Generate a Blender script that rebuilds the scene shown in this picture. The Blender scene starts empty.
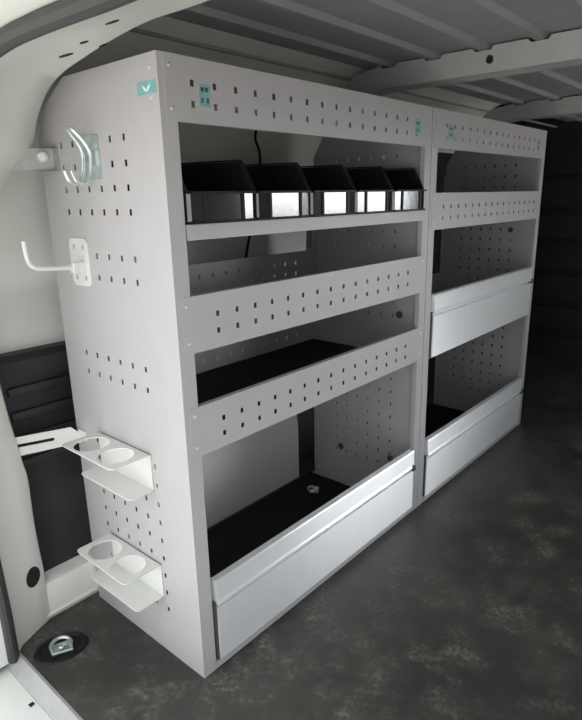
import bpy, bmesh, math, random
from mathutils import Vector, Matrix
random.seed(7)
S = bpy.context.scene
COL = S.collection
V = Vector

# ------------------------------------------------------------------ camera
F_PX, CX, CY, CZ = 574.92, -0.6328, -0.8400, 1.0182
PITCH, ROLL, YAW = -0.2769, -0.0199, 0.7149
fw = V((math.cos(PITCH)*math.cos(YAW), math.cos(PITCH)*math.sin(YAW), math.sin(PITCH)))
r0 = V((math.sin(YAW), -math.cos(YAW), 0)); u0 = r0.cross(fw)
rt = math.cos(ROLL)*r0 + math.sin(ROLL)*u0
up = -math.sin(ROLL)*r0 + math.cos(ROLL)*u0
cd = bpy.data.cameras.new('camera'); cam = bpy.data.objects.new('camera', cd); COL.objects.link(cam)
cam.matrix_world = Matrix(((rt.x, up.x, -fw.x, CX), (rt.y, up.y, -fw.y, CY), (rt.z, up.z, -fw.z, CZ), (0, 0, 0, 1)))
cd.sensor_fit = 'AUTO'; cd.sensor_width = 36.0; cd.lens = F_PX*36/720
cd.shift_x = -7/720; cd.clip_start = 0.02
S.camera = cam

# ------------------------------------------------------------------ daylight: overcast sky with a bright patch added for the bin fronts to reflect
W = bpy.data.worlds.new('overcast_sky'); S.world = W; W.use_nodes = True
nt = W.node_tree; nt.nodes.clear()
N = nt.nodes.new
out = N('ShaderNodeOutputWorld'); bg = N('ShaderNodeBackground')
tc = N('ShaderNodeTexCoord'); sep = N('ShaderNodeSeparateXYZ'); rmp = N('ShaderNodeValToRGB')
mp = N('ShaderNodeMapRange'); mp.inputs[1].default_value = -1; mp.inputs[2].default_value = 1
nt.links.new(tc.outputs['Generated'], sep.inputs[0]); nt.links.new(sep.outputs['Z'], mp.inputs[0])
nt.links.new(mp.outputs[0], rmp.inputs[0])
e = rmp.color_ramp.elements
e[0].position = 0.45; e[0].color = (0.16, 0.155, 0.15, 1)
e[1].position = 0.53; e[1].color = (0.93, 0.97, 1.0, 1)
dot = N('ShaderNodeVectorMath'); dot.operation = 'DOT_PRODUCT'
dot.inputs[1].default_value = V((0.83, -0.56, 0.03)).normalized()
nt.links.new(tc.outputs['Generated'], dot.inputs[0])
lobe = N('ShaderNodeMapRange'); lobe.interpolation_type = 'SMOOTHERSTEP'
lobe.inputs[1].default_value = 0.86; lobe.inputs[2].default_value = 0.96
lobe.inputs[3].default_value = 0.0; lobe.inputs[4].default_value = 9.0
nt.links.new(dot.outputs['Value'], lobe.inputs[0])
SKY_STRENGTH = 1.15
st = N('ShaderNodeMath'); st.operation = 'ADD'; st.inputs[1].default_value = SKY_STRENGTH
# sky weighted brighter behind the van, dimmer sideways, to darken the rack fronts
az = N('ShaderNodeVectorMath'); az.operation = 'DOT_PRODUCT'; az.inputs[1].default_value = (-.80, .60, 0)
nt.links.new(tc.outputs['Generated'], az.inputs[0])
am = N('ShaderNodeMapRange'); am.inputs[1].default_value = -.7; am.inputs[2].default_value = .8
am.inputs[3].default_value = SKY_STRENGTH*.50; am.inputs[4].default_value = SKY_STRENGTH*1.40
nt.links.new(az.outputs['Value'], am.inputs[0]); nt.links.new(am.outputs[0], st.inputs[1])
nt.links.new(lobe.outputs[0], st.inputs[0])
nt.links.new(rmp.outputs[0], bg.inputs['Color']); nt.links.new(st.outputs[0], bg.inputs['Strength'])
nt.links.new(bg.outputs[0], out.inputs['Surface'])

# sun high over the far side of the van: it lights the pavement outside, the roof keeps it out of the load space
sl = bpy.data.lights.new('sun', 'SUN'); so = bpy.data.objects.new('sun', sl); COL.objects.link(so)
sl.energy = 9.5; sl.angle = math.radians(3); sl.color = (1.0, .98, .96)
so.rotation_euler = V((-.30, -.45, -.84)).to_track_quat('-Z', 'Y').to_euler(); so.location = (2, 3, 6)

vs = S.view_settings
vs.view_transform = 'Standard'; vs.look = 'None'; vs.gamma = 1; vs.use_curve_mapping = False
vs.exposure = 0.47

# ------------------------------------------------------------------ materials
def mat(name, col, rough=0.5, metal=0.0, noise=0.06, scale=30.0, bump=0.0, bscale=200.0, spec=0.5, ior=1.5, coat=0.0, rvar=0.0):
    m = bpy.data.materials.new(name); m.use_nodes = True
    t = m.node_tree; b = t.nodes['Principled BSDF']
    b.inputs['Roughness'].default_value = rough; b.inputs['Metallic'].default_value = metal
    b.inputs['Specular IOR Level'].default_value = spec; b.inputs['IOR'].default_value = ior
    b.inputs['Coat Weight'].default_value = coat
    tx = t.nodes.new('ShaderNodeTexCoord'); n = t.nodes.new('ShaderNodeTexNoise')
    n.inputs['Scale'].default_value = scale; n.inputs['Detail'].default_value = 4
    t.links.new(tx.outputs['Object'], n.inputs['Vector'])
    r = t.nodes.new('ShaderNodeValToRGB')
    c0 = [max(0, c*(1-noise)) for c in col]; c1 = [min(1, c*(1+noise)) for c in col]
    r.color_ramp.elements[0].position = 0.3; r.color_ramp.elements[1].position = 0.7
    r.color_ramp.elements[0].color = (*c0, 1); r.color_ramp.elements[1].color = (*c1, 1)
    t.links.new(n.outputs['Fac'], r.inputs[0]); t.links.new(r.outputs[0], b.inputs['Base Color'])
    if rvar:
        mr = t.nodes.new('ShaderNodeMapRange'); mr.inputs[3].default_value = rough-rvar; mr.inputs[4].default_value = rough+rvar
        t.links.new(n.outputs['Fac'], mr.inputs[0]); t.links.new(mr.outputs[0], b.inputs['Roughness'])
    if bump:
        n2 = t.nodes.new('ShaderNodeTexNoise'); n2.inputs['Scale'].default_value = bscale; n2.inputs['Detail'].default_value = 3
        t.links.new(tx.outputs['Object'], n2.inputs['Vector'])
        bp = t.nodes.new('ShaderNodeBump'); bp.inputs['Strength'].default_value = bump; bp.inputs['Distance'].default_value = 0.002
        t.links.new(n2.outputs['Fac'], bp.inputs['Height']); t.links.new(bp.outputs[0], b.inputs['Normal'])
    return m

M_PANEL = mat('grey_powder_coat', (0.465, 0.452, 0.458), 0.42, 0, 0.02, 12, 0.04, 900)
M_ALU = mat('anodised_aluminium', (0.92, 0.93, 0.94), 0.40, 0.42, 0.015, 20)
tn = M_ALU.node_tree.nodes.new('ShaderNodeTangent'); tn.direction_type = 'RADIAL'; tn.axis = 'X'   # brushed along its length
ab = M_ALU.node_tree.nodes['Principled BSDF']; ab.inputs['Anisotropic'].default_value = .9; ab.inputs['Anisotropic Rotation'].default_value = 0
M_ALU.node_tree.links.new(tn.outputs[0], ab.inputs['Tangent'])
M_RIVET = mat('rivet_steel', (0.72, 0.72, 0.70), 0.35, 0.6)
M_WHITE = mat('white_powder_coat', (0.72, 0.72, 0.69), 0.40, 0, 0.02, 15)
M_ZINC = mat('zinc_plate', (0.66, 0.74, 0.74), 0.28, 0.85, 0.10, 60)
M_BIN = mat('black_plastic', (0.010, 0.010, 0.011), 0.5, 0, 0.1, 40, 0, 0, 0.25)
M_BINFRONT = mat('glossy_black_plastic', (0.02, 0.021, 0.023), 0.12, 0, 0.2, 25, 0.05, 60, 0.5, 2.2)
M_MAT = mat('black_rubber', (0.010, 0.010, 0.010), 0.75, 0, 0.2, 60, 0.3, 400, 0.3)
M_PLUG = mat('grey_rubber', (0.07, 0.07, 0.065), 0.6)
M_BLACK = mat('black_trim', (0.017, 0.018, 0.020), 0.55, 0, 0.15, 8, 0.1, 30, 0.4)
M_HOLESHADE = mat('hole_shade_black', (0.01, 0.01, 0.01), 0.9)
M_VAN = mat('white_van_paint', (0.72, 0.735, 0.69), 0.38, 0, 0.02, 6, 0, 0, 0.5, 1.5, 0.3)
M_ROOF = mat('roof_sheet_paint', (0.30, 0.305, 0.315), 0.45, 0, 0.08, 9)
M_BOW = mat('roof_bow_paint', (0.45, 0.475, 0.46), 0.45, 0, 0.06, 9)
M_CREAM = mat('cream_white_body_paint', (0.86, 0.855, 0.80), 0.40, 0, 0.02, 6, 0, 0, 0.5, 1.5, 0.2)
M_SIDEWALL = mat('darkened_side_wall', (0.16, 0.16, 0.16), 0.6)
M_SEAL = mat('black_seal_rubber', (0.03, 0.03, 0.03), 0.6)
M_SILL = mat('grey_sill_trim', (0.36, 0.36, 0.35), 0.45, 0.2, 0.08, 40)
M_TEAL = mat('teal_sticker', (0.20, 0.44, 0.45), 0.35, 0, 0.12, 60)
M_TEALD = mat('sticker_dark_ink', (0.03, 0.10, 0.10), 0.4)
M_STW = mat('sticker_white_ink', (0.80, 0.88, 0.88), 0.4)
M_CONC = mat('pavement_concrete', (0.40, 0.39, 0.37), 0.8, 0, 0.12, 3)

# floor: black rubber sheet scuffed with pale dust
def floor_mat():
    m = bpy.data.materials.new('scuffed_black_floor'); m.use_nodes = True
    t = m.node_tree; b = t.nodes['Principled BSDF']
    tx = t.nodes.new('ShaderNodeTexCoord')
    def noise(sc, det, rough=0.6):
        n = t.nodes.new('ShaderNodeTexNoise'); n.inputs['Scale'].default_value = sc; n.inputs['Detail'].default_value = det
        n.inputs['Roughness'].default_value = rough; t.links.new(tx.outputs['Object'], n.inputs['Vector']); return n
    def ramp(n, p0, p1):
        r = t.nodes.new('ShaderNodeMapRange'); r.interpolation_type = 'SMOOTHSTEP'
        r.inputs[1].default_value = p0; r.inputs[2].default_value = p1
        t.links.new(n.outputs['Fac'], r.inputs[0]); return r
    a = ramp(noise(9, 10, 0.75), 0.46, 0.72); c = ramp(noise(75, 6, 0.8), 0.38, 0.68)
    mu = t.nodes.new('ShaderNodeMath'); mu.operation = 'MULTIPLY'
    t.links.new(a.outputs[0], mu.inputs[0]); t.links.new(c.outputs[0], mu.inputs[1])
    d = ramp(noise(2.2, 5), 0.35, 0.7)
    mx = t.nodes.new('ShaderNodeMix'); mx.data_type = 'RGBA'
    mx.inputs[6].default_value = (0.036, 0.034, 0.031, 1); mx.inputs[7].default_value = (0.068, 0.064, 0.057, 1)
    t.links.new(d.outputs[0], mx.inputs[0])
    m2 = t.nodes.new('ShaderNodeMix'); m2.data_type = 'RGBA'; m2.inputs[7].default_value = (0.25, 0.235, 0.20, 1)
    t.links.new(mu.outputs[0], m2.inputs[0]); t.links.new(mx.outputs[2], m2.inputs[6])
    t.links.new(m2.outputs[2], b.inputs['Base Color'])
    rr = t.nodes.new('ShaderNodeMapRange'); rr.inputs[3].default_value = 0.42; rr.inputs[4].default_value = 0.75
    t.links.new(a.outputs[0], rr.inputs[0]); t.links.new(rr.outputs[0], b.inputs['Roughness'])
    bp = t.nodes.new('ShaderNodeBump'); bp.inputs['Strength'].default_value = 0.35; bp.inputs['Distance'].default_value = 0.003
    t.links.new(noise(90, 5).outputs['Fac'], bp.inputs['Height']); t.links.new(bp.outputs[0], b.inputs['Normal'])
    return m
M_FLOOR = floor_mat()

# ------------------------------------------------------------------ mesh helpers
def link(name, bm, mats, parent=None, smooth=False):
    bmesh.ops.recalc_face_normals(bm, faces=bm.faces[:])
    me = bpy.data.meshes.new(name); bm.to_mesh(me); bm.free()
    for m in (mats if isinstance(mats, (list, tuple)) else [mats]): me.materials.append(m)
    if smooth:
        for p in me.polygons: p.use_smooth = True
        try: me.set_sharp_from_angle(angle=math.radians(35))
        except Exception: pass
    o = bpy.data.objects.new(name, me); COL.objects.link(o)
    if parent is not None: o.parent = parent
    return o
def tag(o, label, cat, group=None, kind=None):
    if label: o['label'] = label
    if cat: o['category'] = cat
    if group: o['group'] = group
    if kind: o['kind'] = kind
    return o
def thing(name, label, cat, loc=(0, 0, 0), group=None):
    o = bpy.data.objects.new(name, None); COL.objects.link(o); o.location = loc
    o.empty_display_size = 0.05
    return tag(o, label, cat, group)
def struct(name, bm, mats, smooth=False):
    o = link(name, bm, mats, None, smooth); o['kind'] = 'structure'; return o

def box(bm, x0, x1, y0, y1, z0, z1, mi=0, bevel=0.0, seg=2):
    r = bmesh.ops.create_cube(bm, size=1, matrix=Matrix.Translation(((x0+x1)/2, (y0+y1)/2, (z0+z1)/2)) @ Matrix.Diagonal((x1-x0, y1-y0, z1-z0, 1)))
    fs = set(f for v in r['verts'] for f in v.link_faces)
    for f in fs: f.material_index = mi
    if bevel:
        es = list(set(e for v in r['verts'] for e in v.link_edges))
        bmesh.ops.bevel(bm, geom=es, offset=bevel, segments=seg, affect='EDGES', profile=0.5)
def prism(bm, prof, axis, a0, a1, mi=0):
    """closed profile (p,q) swept along axis. axis x: (p,q)=(y,z); y: (x,z); z: (x,y)"""
    def P(p, q, a): return {'x': (a, p, q), 'y': (p, a, q), 'z': (p, q, a)}[axis]
    A = [bm.verts.new(P(p, q, a0)) for p, q in prof]; B = [bm.verts.new(P(p, q, a1)) for p, q in prof]
    n = len(prof)
    fs = [bm.faces.new(A), bm.faces.new(B[::-1])] + [bm.faces.new((A[i], B[i], B[(i+1) % n], A[(i+1) % n])) for i in range(n)]
    for f in fs: f.material_index = mi
def strip(bm, prof, axis, a0, a1, th=0.0, mi=0):
    """open profile swept along axis, with thickness to the left of its direction"""
    n = len(prof); off = []
    for i in range(n):
        d = V((0, 0))
        for j in (i-1, i):
            if 0 <= j < n-1:
                e_ = V(prof[j+1])-V(prof[j])
                if e_.length: d += e_.normalized()
        d.normalize(); off.append((prof[i][0]-d.y*th, prof[i][1]+d.x*th))
    prism(bm, list(prof)+off[::-1], axis, a0, a1, mi)
def perf(bm, ur, vr, holes, fn, th, clip=None, mi=0):
    """sheet u,v with rectangular holes, clipped by half planes, thickness th; fn(u,v,w)->xyz"""
    us = sorted(set([ur[0], ur[1]]+[round(h[i], 5) for h in holes for i in (0, 1)]))
    vv = sorted(set([vr[0], vr[1]]+[round(h[i], 5) for h in holes for i in (2, 3)]))
    hs = [(round(a, 5), round(b, 5), round(c, 5), round(d, 5)) for a, b, c, d in holes]
    t = bmesh.new(); g = {}
    def vt(i, j):
        if (i, j) not in g: g[i, j] = t.verts.new((us[i], vv[j], 0))
        return g[i, j]
    for i in range(len(us)-1):
        for j in range(len(vv)-1):
            cu, cv = (us[i]+us[i+1])/2, (vv[j]+vv[j+1])/2
            if any(h[0] < cu < h[1] and h[2] < cv < h[3] for h in hs): continue
            t.faces.new((vt(i, j), vt(i+1, j), vt(i+1, j+1), vt(i, j+1)))
    for co, no in (clip or []):
        bmesh.ops.bisect_plane(t, geom=t.verts[:]+t.edges[:]+t.faces[:], plane_co=(*co, 0), plane_no=(*no, 0), clear_outer=True)
    t.verts.index_update()
    f0 = [[v.index for v in f.verts] for f in t.faces]
    bd = [(e_.verts[0].index, e_.verts[1].index) for e_ in t.edges if len(e_.link_faces) == 1]
    co = [v.co.copy() for v in t.verts]; t.free()
    A = [bm.verts.new(fn(c.x, c.y, 0)) for c in co]; B = [bm.verts.new(fn(c.x, c.y, th)) for c in co]
    for f in f0:
        bm.faces.new([A[i] for i in f]).material_index = mi
        bm.faces.new([B[i] for i in f][::-1]).material_index = mi
    for a, b in bd: bm.faces.new((A[a], A[b], B[b], B[a])).material_index = mi
def tube(bm, pts, r, seg=10, mi=0, closed=False):
    pts = [V(p) for p in pts]; n = len(pts); rings = []
    nrm = None
    for i in range(n):
        if closed: d = (pts[(i+1) % n]-pts[i-1]).normalized()
        else: d = (pts[min(i+1, n-1)]-pts[max(i-1, 0)]).normalized()
        if nrm is None:
            nrm = d.orthogonal().normalized()
        nrm = (nrm-d*nrm.dot(d)).normalized(); bn = d.cross(nrm)
        rr = r[i] if isinstance(r, (list, tuple)) else r
        rings.append([bm.verts.new(pts[i]+(nrm*math.cos(2*math.pi*k/seg)+bn*math.sin(2*math.pi*k/seg))*rr) for k in range(seg)])
    for i in range(n if closed else n-1):
        a, b = rings[i], rings[(i+1) % n]
        for k in range(seg):
            bm.faces.new((a[k], a[(k+1) % seg], b[(k+1) % seg], b[k])).material_index = mi
    if not closed:
        bm.faces.new(rings[0][::-1]).material_index = mi; bm.faces.new(rings[-1]).material_index = mi
def smooth_path(pts, n=8):
    """Catmull-Rom through the points"""
    P = [V(p) for p in pts]; P = [2*P[0]-P[1]]+P+[2*P[-1]-P[-2]]; o = []
    for i in range(1, len(P)-2):
        for k in range(n):
            t = k/n
            o.append(0.5*((2*P[i])+(-P[i-1]+P[i+1])*t+(2*P[i-1]-5*P[i]+4*P[i+1]-P[i+2])*t*t+(-P[i-1]+3*P[i]-3*P[i+1]+P[i+2])*t**3))
    o.append(P[-2]); return o
def dome(bm, c, n, r, h, mi=0, seg=12):
    """low rounded head on a surface at c with normal n"""
    n = V(n).normalized(); a = n.orthogonal().normalized(); b = n.cross(a); c = V(c)
    prev = None
    for k in range(4):
        ph = k/4*math.pi/2
        ring = [bm.verts.new(c+n*h*math.sin(ph)+(a*math.cos(2*math.pi*i/seg)+b*math.sin(2*math.pi*i/seg))*r*math.cos(ph)) for i in range(seg)]
        if prev:
            for i in range(seg): bm.faces.new((prev[i], prev[(i+1) % seg], ring[(i+1) % seg], ring[i])).material_index = mi
        else: bm.faces.new(ring[::-1]).material_index = mi
        prev = ring
    t = bm.verts.new(c+n*h)
    for i in range(seg): bm.faces.new((prev[i], prev[(i+1) % seg], t)).material_index = mi
def plate_holes(bm, outline, holes, fn, th, mi=0):
    """flat plate with an outline and round/rect holes (lists of 2-D points), extruded by th"""
    t = bmesh.new(); es = []
    for lp in [outline]+holes:
        vs_ = [t.verts.new((p[0], p[1], 0)) for p in lp]
        es += [t.edges.new((vs_[i], vs_[(i+1) % len(vs_)])) for i in range(len(vs_))]
    bmesh.ops.triangle_fill(t, use_beauty=True, use_dissolve=False, edges=es)
    def inside(p, poly):
        c = False; n = len(poly)
        for i in range(n):
            x1, y1 = poly[i]; x2, y2 = poly[i-1]
            if (y1 > p.y) != (y2 > p.y) and p.x < (x2-x1)*(p.y-y1)/(y2-y1)+x1: c = not c
        return c
    bad = [f for f in t.faces if any(inside(f.calc_center_median(), h) for h in holes) or not inside(f.calc_center_median(), outline)]
    bmesh.ops.delete(t, geom=bad, context='FACES_ONLY')
    t.verts.index_update()
    f0 = [[v.index for v in f.verts] for f in t.faces]
    bd = [(e_.verts[0].index, e_.verts[1].index) for e_ in t.edges if len(e_.link_faces) == 1]
    co = [v.co.copy() for v in t.verts]; t.free()
    A = [bm.verts.new(fn(c.x, c.y, 0)) for c in co]; B = [bm.verts.new(fn(c.x, c.y, th)) for c in co]
    for f in f0:
        bm.faces.new([A[i] for i in f]).material_index = mi; bm.faces.new([B[i] for i in f][::-1]).material_index = mi
    for a, b in bd: bm.faces.new((A[a], A[b], B[b], B[a])).material_index = mi
def rrect(u0, u1, v0, v1, r, corners=(1, 1, 1, 1), n=6):
    o = []
    for k, (cu, cv, a0) in enumerate(((u1-r, v1-r, 0), (u0+r, v1-r, 90), (u0+r, v0+r, 180), (u1-r, v0+r, 270))):
        if corners[k]:
            for i in range(n+1):
                a = math.radians(a0+90*i/n); o.append((cu+r*math.cos(a), cv+r*math.sin(a)))
        else:
            o.append((u1 if k in (0, 3) else u0, v1 if k in (0, 1) else v0))
    return o
def circle(cu, cv, r, n=28, ry=None):
    return [(cu+r*math.cos(2*math.pi*i/n), cv+(ry or r)*math.sin(2*math.pi*i/n)) for i in range(n)]

# ------------------------------------------------------------------ the van: floor, roof, walls, frame of the rear opening
YR = -1.20                    # right-hand wall
XF = 3.05                     # bulkhead
bm = bmesh.new(); box(bm, -0.228, XF, YR, 0.56, -0.03, 0.0); struct('floor', bm, M_FLOOR)
bm = bmesh.new(); box(bm, -40, 40, -40, 40, -0.62, -0.60); o = struct('ground', bm, M_CONC)

def wall_y(z): # inner face of the left-hand side wall
    P = [(0, .55), (.7, .55), (1.0, .53), (1.2, .48), (1.33, .40), (1.40, .30)]
    for (a, b), (c, d) in zip(P, P[1:]):
        if a <= z <= c: return b+(d-b)*(z-a)/(c-a)
    return .3
prof = [(.55, -.02), (.55, .7), (.545, .85), (.53, 1.0), (.51, 1.1), (.48, 1.2), (.445, 1.27), (.40, 1.33), (.35, 1.375), (.29, 1.40)]
bm = bmesh.new(); strip(bm, prof, 'x', -.12, 1.02, -.02, 0); strip(bm, prof[:4], 'x', 1.02, 1.50, -.02, 1); strip(bm, prof[3:], 'x', 1.02, 1.50, -.02, 0); strip(bm, prof[:6], 'x', 1.50, 2.10, -.02, 1); strip(bm, prof[5:], 'x', 1.50, 2.10, -.02, 0); strip(bm, prof, 'x', 2.10, XF, -.02, 1)  # black trim low down; higher black stretches paint in the dark behind gaps and holes
struct('wall_left', bm, [M_VAN, M_BLACK], True)
# roof sheet with pressed longitudinal beads
bm = bmesh.new()
ribs = [.20, .05, -.10, -.25, -.40, -.55, -.70, -.85, -1.0]
pts = [(.31, 1.40)]
for y in ribs:
    pts += [(y+.020, 1.402), (y+.009, 1.390), (y-.009, 1.390), (y-.020, 1.402)]
pts += [(YR-.02, 1.40)]
strip(bm, pts, 'x', -.04, XF, -.01)
tube(bm, [(-.04, .345, 1.378), (XF, .345, 1.378)], .007, 8)
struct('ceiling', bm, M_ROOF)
# bulkhead, dark, with pressed horizontal beads
bm = bmesh.new(); box(bm, XF, XF+.03, YR, .56, -.02, 1.42)
for z in (.15, .33, .52, .70, .88, 1.06):
    box(bm, XF-.012, XF+.005, YR+.05, .50, z, z+.05, 0, .005, 2)
struct('wall_front', bm, M_BLACK, True)
# right-hand wall with the long window of the side door
DX0, DX1, DZ0, DZ1 = 1.42, 2.90, .30, 1.22
bm = bmesh.new()
for a in ((-.12, DX0, -.02, 1.42), (DX1, XF+.03, -.02, 1.42), (DX0, DX1, -.02, DZ0), (DX0, DX1, DZ1, 1.42)):
    box(bm, a[0], a[1], YR-.05, YR, a[2], a[3])
struct('wall_right', bm, M_SIDEWALL)  # unseen wall, toned dark to cut bounce onto the rack fronts
g = bpy.data.materials.new('window_glass'); g.use_nodes = True; gt = g.node_tree; gt.nodes.clear()
go = gt.nodes.new('ShaderNodeOutputMaterial'); gm = gt.nodes.new('ShaderNodeMixShader'); gm.label = 'pane'
ga = gt.nodes.new('ShaderNodeBsdfTransparent'); gb = gt.nodes.new('ShaderNodeBsdfGlossy'); gb.inputs['Roughness'].default_value = .02
gm.inputs[0].default_value = .06; gt.links.new(ga.outputs[0], gm.inputs[1]); gt.links.new(gb.outputs[0], gm.inputs[2]); gt.links.new(gm.outputs[0], go.inputs[0])
bm = bmesh.new(); box(bm, DX0, DX1, YR-.028, YR-.024, DZ0, DZ1); struct('window_1', bm, g)

# roof bows across the roof, notched where the roof beads pass over
def roof_bow(name, x0):
    bm = bmesh.new()
    ztop, zb = 1.398, 1.334
    n = 40; top = []; ys = []
    y0, y1 = .46, YR
    def zoff(y): return -.10*max(0, (y-.22))**1.3*2 if y > .22 else 0
    prof = []
    for y in ribs:
        if y > -1.1: prof.append((y, 1))
    line = [(y0, ztop-.01+zoff(y0)), (.34, ztop-.004+zoff(.34))]
    for y in ribs:
        line += [(y+.030, ztop+zoff(y)), (y+.022, ztop-.009), (y-.022, ztop-.009), (y-.030, ztop)]
    line += [(y1, ztop)]
    bot = [(y, zb+zoff(y)) for y in [y1, -.6, -.2, .1, .22, .28, .34, .40, y0]]
    # front web with a round hole, floor and rear web of the pressed channel
    yh = -.118; poly = line+bot
    plate_holes(bm, poly, [circle(yh, 1.366, .011, 16)], lambda u, v, w: (x0+.012*(1.398-v)/.064-.006+w, u, v), .0025)
    prism(bm, [(y, z) for y, z in bot]+[(y, z+.003) for y, z in bot[::-1]], 'x', x0+.006, x0+.085)
    prism(bm, [(y, z) for y, z in bot]+[(y, z+.06) for y, z in bot[::-1]], 'x', x0+.085, x0+.088)
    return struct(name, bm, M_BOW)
roof_bow('trim_1', 1.015); roof_bow('trim_2', 2.10)

# pressed frame round the rear opening: outer seal line, inner edge, return to the wall
inner = [(-.03, YR+.02, 1.27), (-.03, -.60, 1.279), (-.03, -.149, 1.278), (-.03, -.036, 1.279), (-.03, .070, 1.270), (-.03, .157, 1.258), (-.03, .237, 1.244), (-.03, .305, 1.218), (-.03, .362, 1.172), (-.034, .400, 1.112),
         (-.10, .435, 1.03), (-.15, .452, .90), (-.15, .455, .65), (-.130, .455, .45), (-.123, .452, .387), (-.126, .450, .285), (-.124, .450, .20), (-.121, .450, .114), (-.121, .450, .0)]
outer = [(-.27, YR+.08, 1.20), (-.26, -.60, 1.205), (-.25, -.297, 1.208), (-.25, -.20, 1.209), (-.25, -.12, 1.210), (-.25, -.03, 1.208), (-.25, .06, 1.195), (-.25, .15, 1.165), (-.25, .19, 1.14), (-.25, .23, 1.115),
         (-.255, .30, 1.03), (-.26, .345, .90), (-.26, .365, .65), (-.255, .372, .45), (-.25, .375, .387), (-.245, .378, .285), (-.242, .380, .20), (-.24, .382, .114), (-.24, .384, .0)]
ret = [(.0, YR, 1.41), (.0, -.6, 1.41), (.0, -.149, 1.41), (.0, -.03, 1.41), (.0, .068, 1.405), (.0, .20, 1.40), (.0, .33, 1.385), (.0, .42, 1.31), (-.01, .45, 1.26), (-.02, .48, 1.20),
       (-.08, .51, 1.08), (-.125, .535, .92), (-.125, .55, .65), (-.11, .55, .45), (-.105, .55, .387), (-.105, .55, .285), (-.105, .55, .20), (-.105, .55, .114), (-.105, .55, .0)]
I = smooth_path(inner, 5); O = smooth_path(outer, 5); R = smooth_path(ret, 5)
bm = bmesh.new()
def ring_pts(i):
    a, b, c = O[i], I[i], R[i]
    m1 = a.lerp(b, .30)+V((-.01, 0, 0)); m2 = a.lerp(b, .70); m3 = b.lerp(c, .12)
    mid = V((0, -.2, .55)); k = (a-mid); k.x = 0; k.normalize()
    return [a-k*0.0, m1+k*.012, m2+k*.010, b+V((-.004, 0, 0)), b.lerp(c, .05), c, a+k*.10+V((.04, 0, 0)), a+k*.03]
rows = [[bm.verts.new(p) for p in ring_pts(i)] for i in range(len(I))]
for a, b in zip(rows, rows[1:]):
    for k in range(len(a)): bm.faces.new((a[k], a[(k+1) % len(a)], b[(k+1) % len(a)], b[k]))
bm.faces.new(rows[0]); bm.faces.new(rows[-1][::-1])
frame_o = struct('trim_3', bm, M_VAN, True)
# stamped holes in the frame: dark ovals laid on the sheet stand in for the shade inside
def on_frame(bm, c, n, ra, rb, ang, mi=0):
    n = V(n).normalized(); a = V((math.cos(ang), math.sin(ang), 0)); a = (a-n*a.dot(n)).normalized(); b = n.cross(a)
    c = V(c); ringA = [bm.verts.new(c+a*ra*math.cos(t)+b*rb*math.sin(t)+n*.001) for t in [2*math.pi*i/16 for i in range(16)]]
    ringB = [bm.verts.new(v.co-n*.006) for v in ringA]
    bm.faces.new(ringA).material_index = mi; bm.faces.new(ringB[::-1]).material_index = mi
    for i in range(16): bm.faces.new((ringA[i], ringA[(i+1) % 16], ringB[(i+1) % 16], ringB[i])).material_index = mi
def cam_ray(px, py):
    return V((CX, CY, CZ)), (fw+rt*((px-298)/F_PX)-up*((py-360)/F_PX)).normalized()
from mathutils.bvhtree import BVHTree
bvh = BVHTree.FromPolygons([v.co.copy() for v in frame_o.data.vertices], [tuple(p.vertices) for p in frame_o.data.polygons])
bm = bmesh.new()
for (px, py, ra, rb, ang) in ((112, 22, .012, .007, -1.2), (84, 42, .008, .005, -1.2), (66, 55, .013, .006, -.9), (103, 45, .008, .0045, -1.2), (33, 577, .022, .026, 0)):
    c0, d = cam_ray(px, py); hit = bvh.ray_cast(c0, d)
    if hit[0]:
        n = hit[1] if hit[1].dot(d) < 0 else -hit[1]
        on_frame(bm, hit[0], n, ra, rb, ang)
struct('trim_4', bm, M_HOLESHADE)
# rubber door seal round the opening and the bright outer body edge beyond it
bm = bmesh.new()
mid = V((0, -.2, .55))
def outw(p, d, dx=0):
    k = p-mid; k.x = 0; k.normalize(); return p+k*d+V((dx, 0, 0))
tube(bm, [outw(p, .010, -.004) for p in O], .013, 10)
struct('trim_5', bm, M_SEAL, True)
bm = bmesh.new()
rows = [[bm.verts.new(q) for q in (outw(p, .018, .0), outw(p, .028, -.06), outw(p, .045, -.09), outw(p, .09, -.09), outw(p, .12, .02))] for p in O]
for a, b in zip(rows, rows[1:]):
    for k in range(len(a)): bm.faces.new((a[k], a[(k+1) % len(a)], b[(k+1) % len(a)], b[k]))
struct('trim_6', bm, M_VAN, True)
# body side: inner sill beside the rear end of the rack, dark lower lining above it, wheel arch behind the rack
bm = bmesh.new()
prism(bm, [(.450, 0), (.445, .012), (.452, .016), (.452, .080), (.458, .094), (.470, .100), (.56, .100), (.56, 0)], 'x', -.20, .16)
struct('trim_7', bm, M_CREAM, True)
bm = bmesh.new()
prism(bm, [(.50, .10), (.498, .30), (.505, .34), (.498, .36), (.503, .66), (.515, .675), (.56, .675), (.56, .10)], 'x', -.13, .20)
for z in (.40, .46, .52, .58): box(bm, -.12, .18, .492, .506, z, z+.022, 0, .005, 2)
struct('trim_8', bm, M_BLACK, True)
bm = bmesh.new()
prism(bm, [(.52, 0), (.515, .30), (.520, .40), (.535, .42), (.56, .42), (.56, 0)], 'x', .21, 1.95)
struct('trim_12', bm, M_BLACK, True)
bm = bmesh.new()
po = rrect(.20, .852, -.15, .40, .20, (1, 1, 0, 0), 12)
plate_holes(bm, po, [], lambda u, v, w: (u, .455+w, max(v, 0)), .10)
es = [e_ for e_ in bm.edges if len(e_.link_faces) == 2 and abs(e_.calc_face_angle(0)) > .8 and all(abs(v.co.y-.455) < 1e-4 for v in e_.verts)]
bmesh.ops.bevel(bm, geom=es, offset=.025, segments=4, affect='EDGES', profile=.5)
struct('trim_9', bm, M_CREAM, True)
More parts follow.
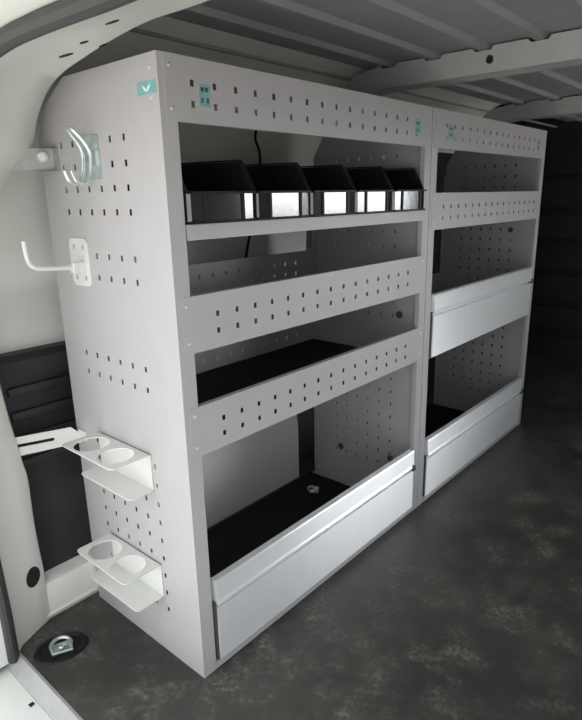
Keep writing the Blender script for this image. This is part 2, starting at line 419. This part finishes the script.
# rear floor edge strip and white step sill below it
bm = bmesh.new()
prism(bm, [(-.228, -.04), (-.228, .003), (-.234, .003), (-.258, -.024), (-.258, -.04)], 'y', YR, .46)
struct('trim_10', bm, M_SILL)
bm = bmesh.new()
prism(bm, [(-.258, -.12), (-.258, -.030), (-.33, -.036), (-.40, -.05), (-.43, -.08), (-.43, -.22), (-.258, -.22)], 'y', YR-.05, .46)
for y in (.262, -.3): box(bm, -.272, -.262, y-.005, y+.005, -.034, -.0295, 1)  # dark blocks stand in for the shade inside bolt holes
struct('trim_11', bm, [M_VAN, M_HOLESHADE], True)

# ------------------------------------------------------------------ shelving units
H = 1.25; TH = .0012
COLS = [.113+.045*k for k in range(6)]
def row(z, cols): return [(c-.0038, c+.0038, z-.0058, z+.0058) for c in cols]
def side_holes(full_mid=False):
    h = []
    h += row(1.127, [COLS[0], COLS[1], COLS[2], COLS[3], COLS[4], COLS[5]]) + row(1.083, COLS) + row(1.040, COLS) + row(.996, COLS)
    mids = [.909, .865]
    if full_mid: mids += [.821, .777, .733]
    for z in mids: h += row(z, COLS)
    for z in (.691, .647): h += row(z, COLS)
    for k in range(9): h += row(.123+.0443*k, COLS)
    return h
CLIP = [((.299, 1.25), (.042, .086)), ((.385, 1.208), (.068, .045))]      # sloping cut at the top rear corner
def side_panel(parent, x, inward, full_mid=False, solid=False):
    """folded sheet: perforated cheek, front flange with return, rear return"""
    bm = bmesh.new(); s = inward
    perf(bm, (TH, .43), (0, H), [] if solid else side_holes(full_mid), lambda u, v, w: (x+s*w, u, v), TH, CLIP)
    xa, xb = sorted((x, x+s*.035))
    box(bm, xa, xb, 0, TH, 0, H)
    xa, xb = sorted((x+s*.033, x+s*.035)); box(bm, xa, xb, TH, .014, 0, H)
    xa, xb = sorted((x+s*TH, x+s*.014)); box(bm, xa, xb, .428, .43, 0, 1.095)
    for z in (1.228, 1.182): dome(bm, (x, .022, z), (-s, 0, 0), .0035, .0015, 1)
    return link('side_panel', bm, [M_PANEL, M_RIVET], parent)
def front_holes(x0, cols, zs, pitch=.0516):
    return [(x0+pitch*k-.0042, x0+pitch*k+.0042, z-.0054, z+.0054) for k in range(cols) for z in zs]
def lip_front(parent, x0, x1, z0, z1, hx, hn, name, fold_top=True):
    """perforated front strip of a shelf with folded edges and four rivets"""
    bm = bmesh.new()
    zc = (z0+z1)/2+.0
    perf(bm, (x0+.012, x1-.012), (z0, z1), front_holes(hx, hn, (z0+.066 if fold_top is False else z1-.041, z1-.0745)) , lambda u, v, w: (u, -TH+w, v), TH)
    box(bm, x0+.036, x1-.036, 0, .012, z1-TH, z1); box(bm, x0+.036, x1-.036, 0, .012, z0, z0+TH)
    for xx in (x0+.024, x1-.024):
        for z in (z0+.020, z1-.018): dome(bm, (xx, -TH, z), (0, -1, 0), .0038, .002, 1)
    return link(name, bm, [M_PANEL, M_RIVET], parent)
def tray(parent, x0, x1, z, depth, back_h, hx=None):
    """shelf board with a perforated rear upstand as its sub-part"""
    bm = bmesh.new(); box(bm, x0+.003, x1-.003, .003, depth, z, z+TH)
    t = link('shelf', bm, M_PANEL, parent)
    if back_h:
        bm = bmesh.new()
        hs = front_holes(x0+.098, 15, (z+.069, z+.035)) if back_h > .08 else []
        perf(bm, (x0+.003, x1-.003), (z+TH, z+back_h), hs, lambda u, v, w: (u, depth-TH+w, v), TH)
        link('rear_upstand', bm, M_PANEL, t)
    return t
def flap(parent, x0, x1, z0, z1):
    """aluminium drop-front: flat face, groove, handle profile along the top; rubber stops and end caps as sub-parts"""
    f = z1-.062
    pr = [(-.006, z0), (-.006, f-.007), (.010, f-.0065), (.010, f+.0015), (-.008, f+.003), (-.012, f+.006), (-.012, f+.010), (-.008, f+.014),
          (-.0065, z1-.010), (-.006, z1-.007), (-.007, z1-.003), (-.005, z1), (.012, z1), (.016, z1-.006), (.016, z0)]
    bm = bmesh.new(); prism(bm, pr, 'x', x0, x1)
    fl = link('drop_front', bm, M_ALU, parent); fl['label'] = 'pale aluminium drop front with handle profile'
    bm = bmesh.new(); box(bm, x1-.016, x1+.001, -.016, .0, f-.004, f+.014, 0, .003)
    o = link('rubber_stop', bm, M_PLUG, fl)
    bm = bmesh.new(); box(bm, x0-.0065, x0-.0005, -.003, .010, z0, f+.008, 0, .001)
    o = link('end_cap', bm, M_PLUG, fl); o['label'] = 'dark plastic end cap'
    return fl
def base(parent, x0, x1):
    bm = bmesh.new()
    box(bm, x0+.003, x1-.003, .003, .428, .008, .010)
    strip(bm, [(.016, .019), (-.001, .019), (-.001, .002), (.01, .002)], 'x', x0+.035, x1-.035, TH)
    return link('base', bm, M_PANEL, parent)
def top_panel(parent, x0, x1):
    bm = bmesh.new(); box(bm, x0+.003, x1-.003, TH, .292, H-TH, H); box(bm, x0+.003, x1-.003, .290, .292, H-.03, H-TH)
    return link('top_panel', bm, M_PANEL, parent)
def sticker_front(parent, x, z, w=.036, h=.040):
    bm = bmesh.new(); y = -TH-.0006
    box(bm, x-w/2, x+w/2, y, -TH, z-h/2, z+h/2, 0)
    for dx in (-.009, .001): box(bm, x+dx, x+dx+.007, y-.0004, y, z+.006, z+.013, 1)
    for dx in (-.008, .004): box(bm, x+dx, x+dx+.004, y-.0004, y, z-.012, z-.004, 1)
    o = link('sticker', bm, [M_TEAL, M_TEALD], parent); o['label'] = 'small teal sticker'
    return o
def bolt(parent, x, y, z, r=.012):
    bm = bmesh.new(); dome(bm, (x, y, z), (-1, 0, 0), r, .007, 0, 16); dome(bm, (x-.005, y, z), (-1, 0, 0), r*.55, .006, 0, 6)
    o = link('fixing_bolt', bm, M_PLUG, parent, True); return o

AX0, AX1 = 0.0, .930
BX0, BX1 = .9335, 1.875
# near unit
A = thing('shelving_unit', 'near grey shelving unit beside the rear opening with black bins on its top shelf', 'shelving unit')
sp = side_panel(A, AX0, 1)
bm = bmesh.new(); box(bm, -.0008, 0, .006, .058, 1.188, 1.208, 0)
# bird-like white mark: two little wings
for s in (-1, 1):
    vs_ = [bm.verts.new((-.0012, .032+s*a, 1.197+b)) for a, b in ((0, -.002), (.004, .002), (.012, .006), (.009, .000), (.002, -.006))]
    bm.faces.new(vs_ if s > 0 else vs_[::-1]).material_index = 1
o = link('sticker', bm, [M_TEAL, M_STW], sp); o['label'] = 'teal sticker with a white mark on the end panel'
side_panel(A, AX1, -1)
top = lip_front(A, AX0, AX1, 1.145, H, .070, 16, 'top_rail')
sticker_front(top, .097, 1.192, .024, .036); sticker_front(top, .848, 1.193, .026, .040)
top_panel(A, AX0, AX1); base(A, AX0, AX1)
t = tray(A, AX0, AX1, .9715, .425, .06)
bm = bmesh.new(); strip(bm, [(.010, .945), (-.0015, .945), (-.0015, .973), (.008, .973)], 'x', AX0+.0365, AX1-.0365, -TH)
o = link('shelf_edge', bm, M_PANEL, t)
t = tray(A, AX0, AX1, .738, .425, .105); lip_front(t, AX0, AX1, .735, .844, .0985, 15, 'front_lip')
t = tray(A, AX0, AX1, .526, .425, .105); lip_front(t, AX0, AX1, .523, .627, .0985, 15, 'front_lip')
flap(A, AX0+.045, AX1-.042, .023, .226)
for y, z in ((.087, .653), (.316, .137), (.106, .150)): bolt(A, AX1-TH, y, z)
# far unit
B = thing('shelving_unit', 'far grey shelving unit by the bulkhead with two drop fronts', 'shelving unit', (BX0, 0, 0))
def kids_of_B(o):  # parts were built in world space
    o.matrix_parent_inverse = Matrix.Translation((-BX0, 0, 0)); return o
kids_of_B(side_panel(B, BX0, 1, True)); kids_of_B(side_panel(B, BX1, -1, True))
top = kids_of_B(lip_front(B, BX0, BX1, 1.145, H, 1.018, 16, 'top_rail'))
sticker_front(top, 1.044, 1.193, .030, .040); sticker_front(top, 1.790, 1.193, .026, .040)
kids_of_B(top_panel(B, BX0, BX1)); kids_of_B(base(B, BX0, BX1))
t = kids_of_B(tray(B, BX0, BX1, .918, .425, .08)); lip_front(t, BX0, BX1, .914, 1.021, 1.018, 16, 'front_lip')
kids_of_B(tray(B, BX0, BX1, .512, .425, .15)); kids_of_B(flap(B, BX0+.046, BX1-.042, .516, .717))
kids_of_B(flap(B, BX0+.046, BX1-.042, .023, .229))
kids_of_B(bolt(B, BX1-TH, .115, .864, .011))

# ------------------------------------------------------------------ rubber mats
def rubber_mat(x0, x1, z, label, seed, y1=.427):
    bm = bmesh.new(); rnd = random.Random(seed); n = 24; top_, bot_ = [], []
    for i in range(n+1):
        for j in range(9):
            pass
    gx = [x0+(x1-x0)*i/n for i in range(n+1)]; gy = [.016+(y1-.016)*j/8 for j in range(9)]
    hh = {(i, j): .0032+.0012*rnd.random()*(i in (0, n) or j in (0, 8)) for i in range(n+1) for j in range(9)}
    T = {(i, j): bm.verts.new((gx[i], gy[j], z+hh[i, j])) for i in range(n+1) for j in range(9)}
    Bo = {(i, j): bm.verts.new((gx[i], gy[j], z+hh[i, j]-.003)) for i in range(n+1) for j in range(9)}
    for i in range(n):
        for j in range(8):
            bm.faces.new((T[i, j], T[i+1, j], T[i+1, j+1], T[i, j+1])); bm.faces.new((Bo[i, j], Bo[i, j+1], Bo[i+1, j+1], Bo[i+1, j]))
    for i in range(n):
        for j in (0, 8): bm.faces.new((T[i, j], T[i+1, j], Bo[i+1, j], Bo[i, j]))
    for j in range(8):
        for i in (0, n): bm.faces.new((T[i, j], T[i, j+1], Bo[i, j+1], Bo[i, j]))
    return tag(link('rubber_mat', bm, M_MAT), label, 'mat', 'rubber mats in the shelving')
rubber_mat(AX0+.040, AX1-.04, .010, 'black rubber mat on the bottom of the near unit behind its drop front', 1)
rubber_mat(AX0+.008, AX1-.03, .528, 'black rubber mat on the second shelf up of the near unit', 2, .420)
rubber_mat(BX0+.040, BX1-.04, .010, 'black rubber mat on the bottom of the far unit', 3)

# ------------------------------------------------------------------ storage bins
BW = .1685; BINZ = .9735
def make_bin():
    root = thing('storage_bin', 'x', 'storage bin', (0, 0, 0), 'black storage bins on the top shelf')
    w = BW; hb = .116; fh = .057; t_ = .0025; D = .26
    yf = -.012
    bm = bmesh.new()
    # side walls with the sloping hopper mouth
    sidep = [(.004, 0), (.0, fh), (.004, fh+.006), (.030, .108), (.036, .113), (D, hb), (D, 0)]
    for x0_ in (0, w-t_): prism(bm, sidep, 'x', x0_, x0_+t_)
    # flange along the upper edges
    for x0_ in (-.0004, w-.0056): strip(bm, [(-.001, fh), (.030, .109), (.036, .114), (D, hb+.001)], 'x', x0_, x0_+.006, .003)
    box(bm, 0, w, D-t_, D, 0, hb); box(bm, t_, w-t_, .006, D-t_, 0, t_)
    for k in range(7): box(bm, .018+k*.021, .021+k*.021, D-t_-.003, D-t_, t_, hb-.01)      # ribs on the rear wall
    for k in range(4):
        for x0_ in (t_, w-t_-.003): box(bm, x0_, x0_+.003, .05+k*.045, .053+k*.045, t_, .105)
    # rim and plinth of the front
    box(bm, .004, w-.004, yf-.003, .002, fh-.005, fh, 0, .001); box(bm, .004, w-.004, yf-.001, .006, 0, .005, 0, .001)
    for fx in (.215, .775): box(bm, w*fx-.0028, w*fx+.0028, yf-.003, yf+.004, .003, fh-.003)    # upright ribs on the front
    link('bin_body', bm, M_BIN, root)
    bm = bmesh.new()
    pl = [(.003, yf+.011), (.007, yf+.004), (w*.215, yf), (w*.775, yf), (w-.007, yf+.004), (w-.003, yf+.011)]
    prism(bm, pl+[(w-.004, .008), (.004, .008)], 'z', .004, fh-.004)
    o = link('front_wall', bm, M_BINFRONT, root); o['label'] = 'glossy black lower front wall'
    return root
labels = ['black open storage bin with dull front at the top shelf end nearest the rear opening',
          'black open storage bin on top shelf, second from the rear opening end',
          'black open storage bin in the middle of the row of five on the top shelf',
          'black open storage bin on top shelf, second from the end beside the middle posts',
          'black open storage bin at the top shelf end beside the middle posts']
b0 = make_bin(); kids = list(b0.children)
for k in range(5):
    if k == 0: r_ = b0
    else:
        r_ = b0.copy(); COL.objects.link(r_)
        for c in kids:
            c2 = c.copy(); COL.objects.link(c2); c2.parent = r_
    r_.location = (.0375+k*.1712, 0, BINZ+.0005); r_['label'] = labels[k]

# ------------------------------------------------------------------ things hung on the end panel
# can holders: C-shaped white sheet with two round holes in the top shelf
def can_holder(ztop, zbot, db, label):
    root = thing('can_holder', label, 'can holder', (0, .226, zbot))
    inv = Matrix.Translation((0, -.226, -zbot))
    y0, y1 = .124, .325; x1 = -.095; t_ = .002
    bm = bmesh.new()
    plate_holes(bm, rrect(x1, -.0005, y0, y1, .012, (0, 1, 1, 0)), [circle(-.050, .178, .038), circle(-.050, .272, .038)], lambda u, v, w: (u, v, ztop-w), t_)
    o = link('ring_plate', bm, M_WHITE, root); o.matrix_parent_inverse = inv
    bm = bmesh.new(); box(bm, -.0025, -.0005, y0, y1, zbot, ztop)
    for y in (.158, .30): box(bm, -.0035, -.0025, y-.003, y+.003, ztop-.035, ztop-.022)
    o = link('back_plate', bm, M_WHITE, root); o.matrix_parent_inverse = inv
    bm = bmesh.new()
    plate_holes(bm, rrect(-db, -.0005, y0, y1, .012, (0, 1, 1, 0)), [], lambda u, v, w: (u, v, zbot+w), t_)
    o = link('support_plate', bm, M_WHITE, root); o.matrix_parent_inverse = inv
can_holder(.503, .418, .060, 'upper white two-ring can holder on the end panel')
can_holder(.236, .152, .072, 'lower white two-ring can holder on the end panel near the floor')

# zinc double hook
root = thing('double_hook', 'shiny zinc double wire hook clipped high on the end panel', 'hook', (0, .228, 1.06))
inv = Matrix.Translation((0, -.228, -1.06))
bm = bmesh.new()
plate_holes(bm, rrect(.196, .256, 1.058, 1.138, .006), [], lambda u, v, w: (-.0005-w, u, v), .002)
box(bm, -.006, -.0025, .200, .252, 1.082, 1.110, 0, .001); box(bm, -.004, -.002, .196, .256, 1.108, 1.112)
o = link('hook_plate', bm, M_ZINC, root); o.matrix_parent_inverse = inv
bm = bmesh.new()
loop = []
ya, yb = .238, .212
for y in (ya,):
    pa = [(-.053, y, 1.074), (-.047, y, 1.058), (-.036, y, 1.051), (-.024, y, 1.055), (-.017, y, 1.067), (-.013, y, 1.086), (-.012, y, 1.108), (-.021, y-.001, 1.126), (-.034, y-.003, 1.141)]
pb = [(x, yb+(ya-y_)*1.0, z-.001) for x, y_, z in pa]
tipm = [(-.040, ya-.006, 1.147), (-.042, (ya+yb)/2, 1.149), (-.040, yb+.006, 1.147)]
tube(bm, smooth_path(pa+tipm+pb[::-1], 6), .0036, 10)
o = link('wire', bm, M_ZINC, root, True); o.matrix_parent_inverse = inv

# white rod holder
root = thing('rod_hook', 'white single rod hook with rounded plate on the end panel below the zinc hook', 'hook', (0, .31, .845))
inv = Matrix.Translation((0, -.31, -.845))
bm = bmesh.new()
plate_holes(bm, rrect(.276, .350, .843, .943, .014), [rrect(c-.004, c+.004, z-.005, z+.005, .002) for c in (.295, .331) for z in (.925, .861)], lambda u, v, w: (-.0005-w, u, v), .0025)
o = link('hook_plate', bm, M_WHITE, root); o.matrix_parent_inverse = inv
bm = bmesh.new(); box(bm, -.030, -.002, .292, .309, .873, .896, 0, .003)
o = link('rod_socket', bm, M_WHITE, root); o.matrix_parent_inverse = inv
bm = bmesh.new()
tube(bm, smooth_path([(-.004, .300, .884), (-.04, .300, .886), (-.095, .300, .890), (-.112, .300, .897), (-.119, .300, .912), (-.121, .300, .945)], 6), .0045, 10)
o = link('rod', bm, M_WHITE, root, True); o.matrix_parent_inverse = inv

# steel straps fixing the rack to the body
root = thing('fixing_strap', 'plain grey metal strap with a bolt at the upper rear edge of the end panel', 'bracket', (0, .38, 1.08))
inv = Matrix.Translation((0, -.38, -1.08))
bm = bmesh.new()
pl = [(-.0005, .352), (-.0005, .374), (-.036, .402), (-.105, .425), (-.105, .428), (-.036, .406), (-.004, .3775), (-.004, .352)]
pl = [(-.0005, .352), (-.0005, .366), (-.060, .395), (-.110, .43), (-.110, .4335), (-.060, .3985), (-.004, .372), (-.004, .352)]
prism(bm, pl, 'z', 1.080, 1.124)
o = link('strap', bm, M_SILL, root); o.matrix_parent_inverse = inv
bm = bmesh.new(); nrm = V((-.45, -.9, 0)).normalized()
c = V((-.022, .376, 1.108)); dome(bm, c, nrm, .012, .012, 0, 16)
o = link('bolt', bm, M_WHITE, root, True); o.matrix_parent_inverse = inv
root = thing('slotted_strap', 'pale slotted metal strap sticking out beside the upper can holder', 'bracket', (0, .42, .46))
inv = Matrix.Translation((0, -.42, -.46))
bm = bmesh.new(); d = V((-.105, .040, 0)).normalized()
def strap_fn(u, v, w): return (-.0005+d.x*u+w*.35, .418+d.y*u-w*.9, v)
plate_holes(bm, [(0, .450), (.18, .446), (.18, .494), (.02, .494), (0, .474)], [rrect(.058, .150, .468, .476, .0035)], strap_fn, .0025)
o = link('strap', bm, M_WHITE, root); o.matrix_parent_inverse = inv
bm = bmesh.new(); box(bm, -.003, -.0005, .385, .420, .462, .486)
o = link('fixing_tab', bm, M_WHITE, root); o.matrix_parent_inverse = inv

# ------------------------------------------------------------------ lashing rings
def lashing(x, y, z, rot, s, label, cup=True):
    root = thing('lashing_ring', label, 'lashing ring', (x, y, z)); root.rotation_euler = (0, 0, rot)
    if cup:
        bm = bmesh.new()
        # dished oval bezel
        R0 = [(1.0, 0), (.95, .004), (.84, .005), (.76, .0015), (.0, .001)]
        rows = []
        for f, zz in R0[:-1]:
            rows.append([bm.verts.new((.062*f*s*math.cos(2*math.pi*i/32), .047*f*s*math.sin(2*math.pi*i/32), zz)) for i in range(32)])
        for a, b in zip(rows, rows[1:]):
            for i in range(32): bm.faces.new((a[i], a[(i+1) % 32], b[(i+1) % 32], b[i]))
        bm.faces.new(rows[-1])
        link('recess_cup', bm, M_BIN, root, True)
    bm = bmesh.new()
    pts = [(.0225*s*math.cos(t), .020*s*math.sin(t), .010+.004*math.sin(t)) for t in [math.pi*(-.12+1.24*i/16) for i in range(17)]]
    tube(bm, [(-.0215*s, -.022*s, .006)]+[V(p) for p in pts[::-1]]+[(.0215*s, -.022*s, .006)], .004, 10, 0, True)
    link('ring', bm, M_ZINC, root, True)
    bm = bmesh.new(); box(bm, -.020*s, .020*s, -.018*s, .014*s, .001, .006, 0, .002); dome(bm, (0, -.002*s, .006), (0, 0, 1), .007*s, .004)
    link('anchor_plate', bm, M_ZINC, root, True)
lashing(-.158, .332, 0, math.radians(-20), 1.0, 'metal lashing ring in a black oval cup on the floor by the rear edge')
lashing(.775, .325, .0145, math.radians(35), .80, 'small metal ring lying on the bottom mat of the near unit', False)

# thin black cable hanging down the body side behind the near unit
bm = bmesh.new()
pts = []
for x, z in ((.70, 1.27), (.705, 1.20), (.735, 1.15), (.745, 1.08), (.72, 1.0), (.735, .94), (.715, .88), (.70, .80), (.70, .70)):
    pts.append((x, min(wall_y(z), .55)-.004, z))
tube(bm, smooth_path(pts, 6), .004, 8)
tag(link('cable', bm, M_MAT, None, True), 'thin black cable hanging down the body wall behind the near unit', 'cable')
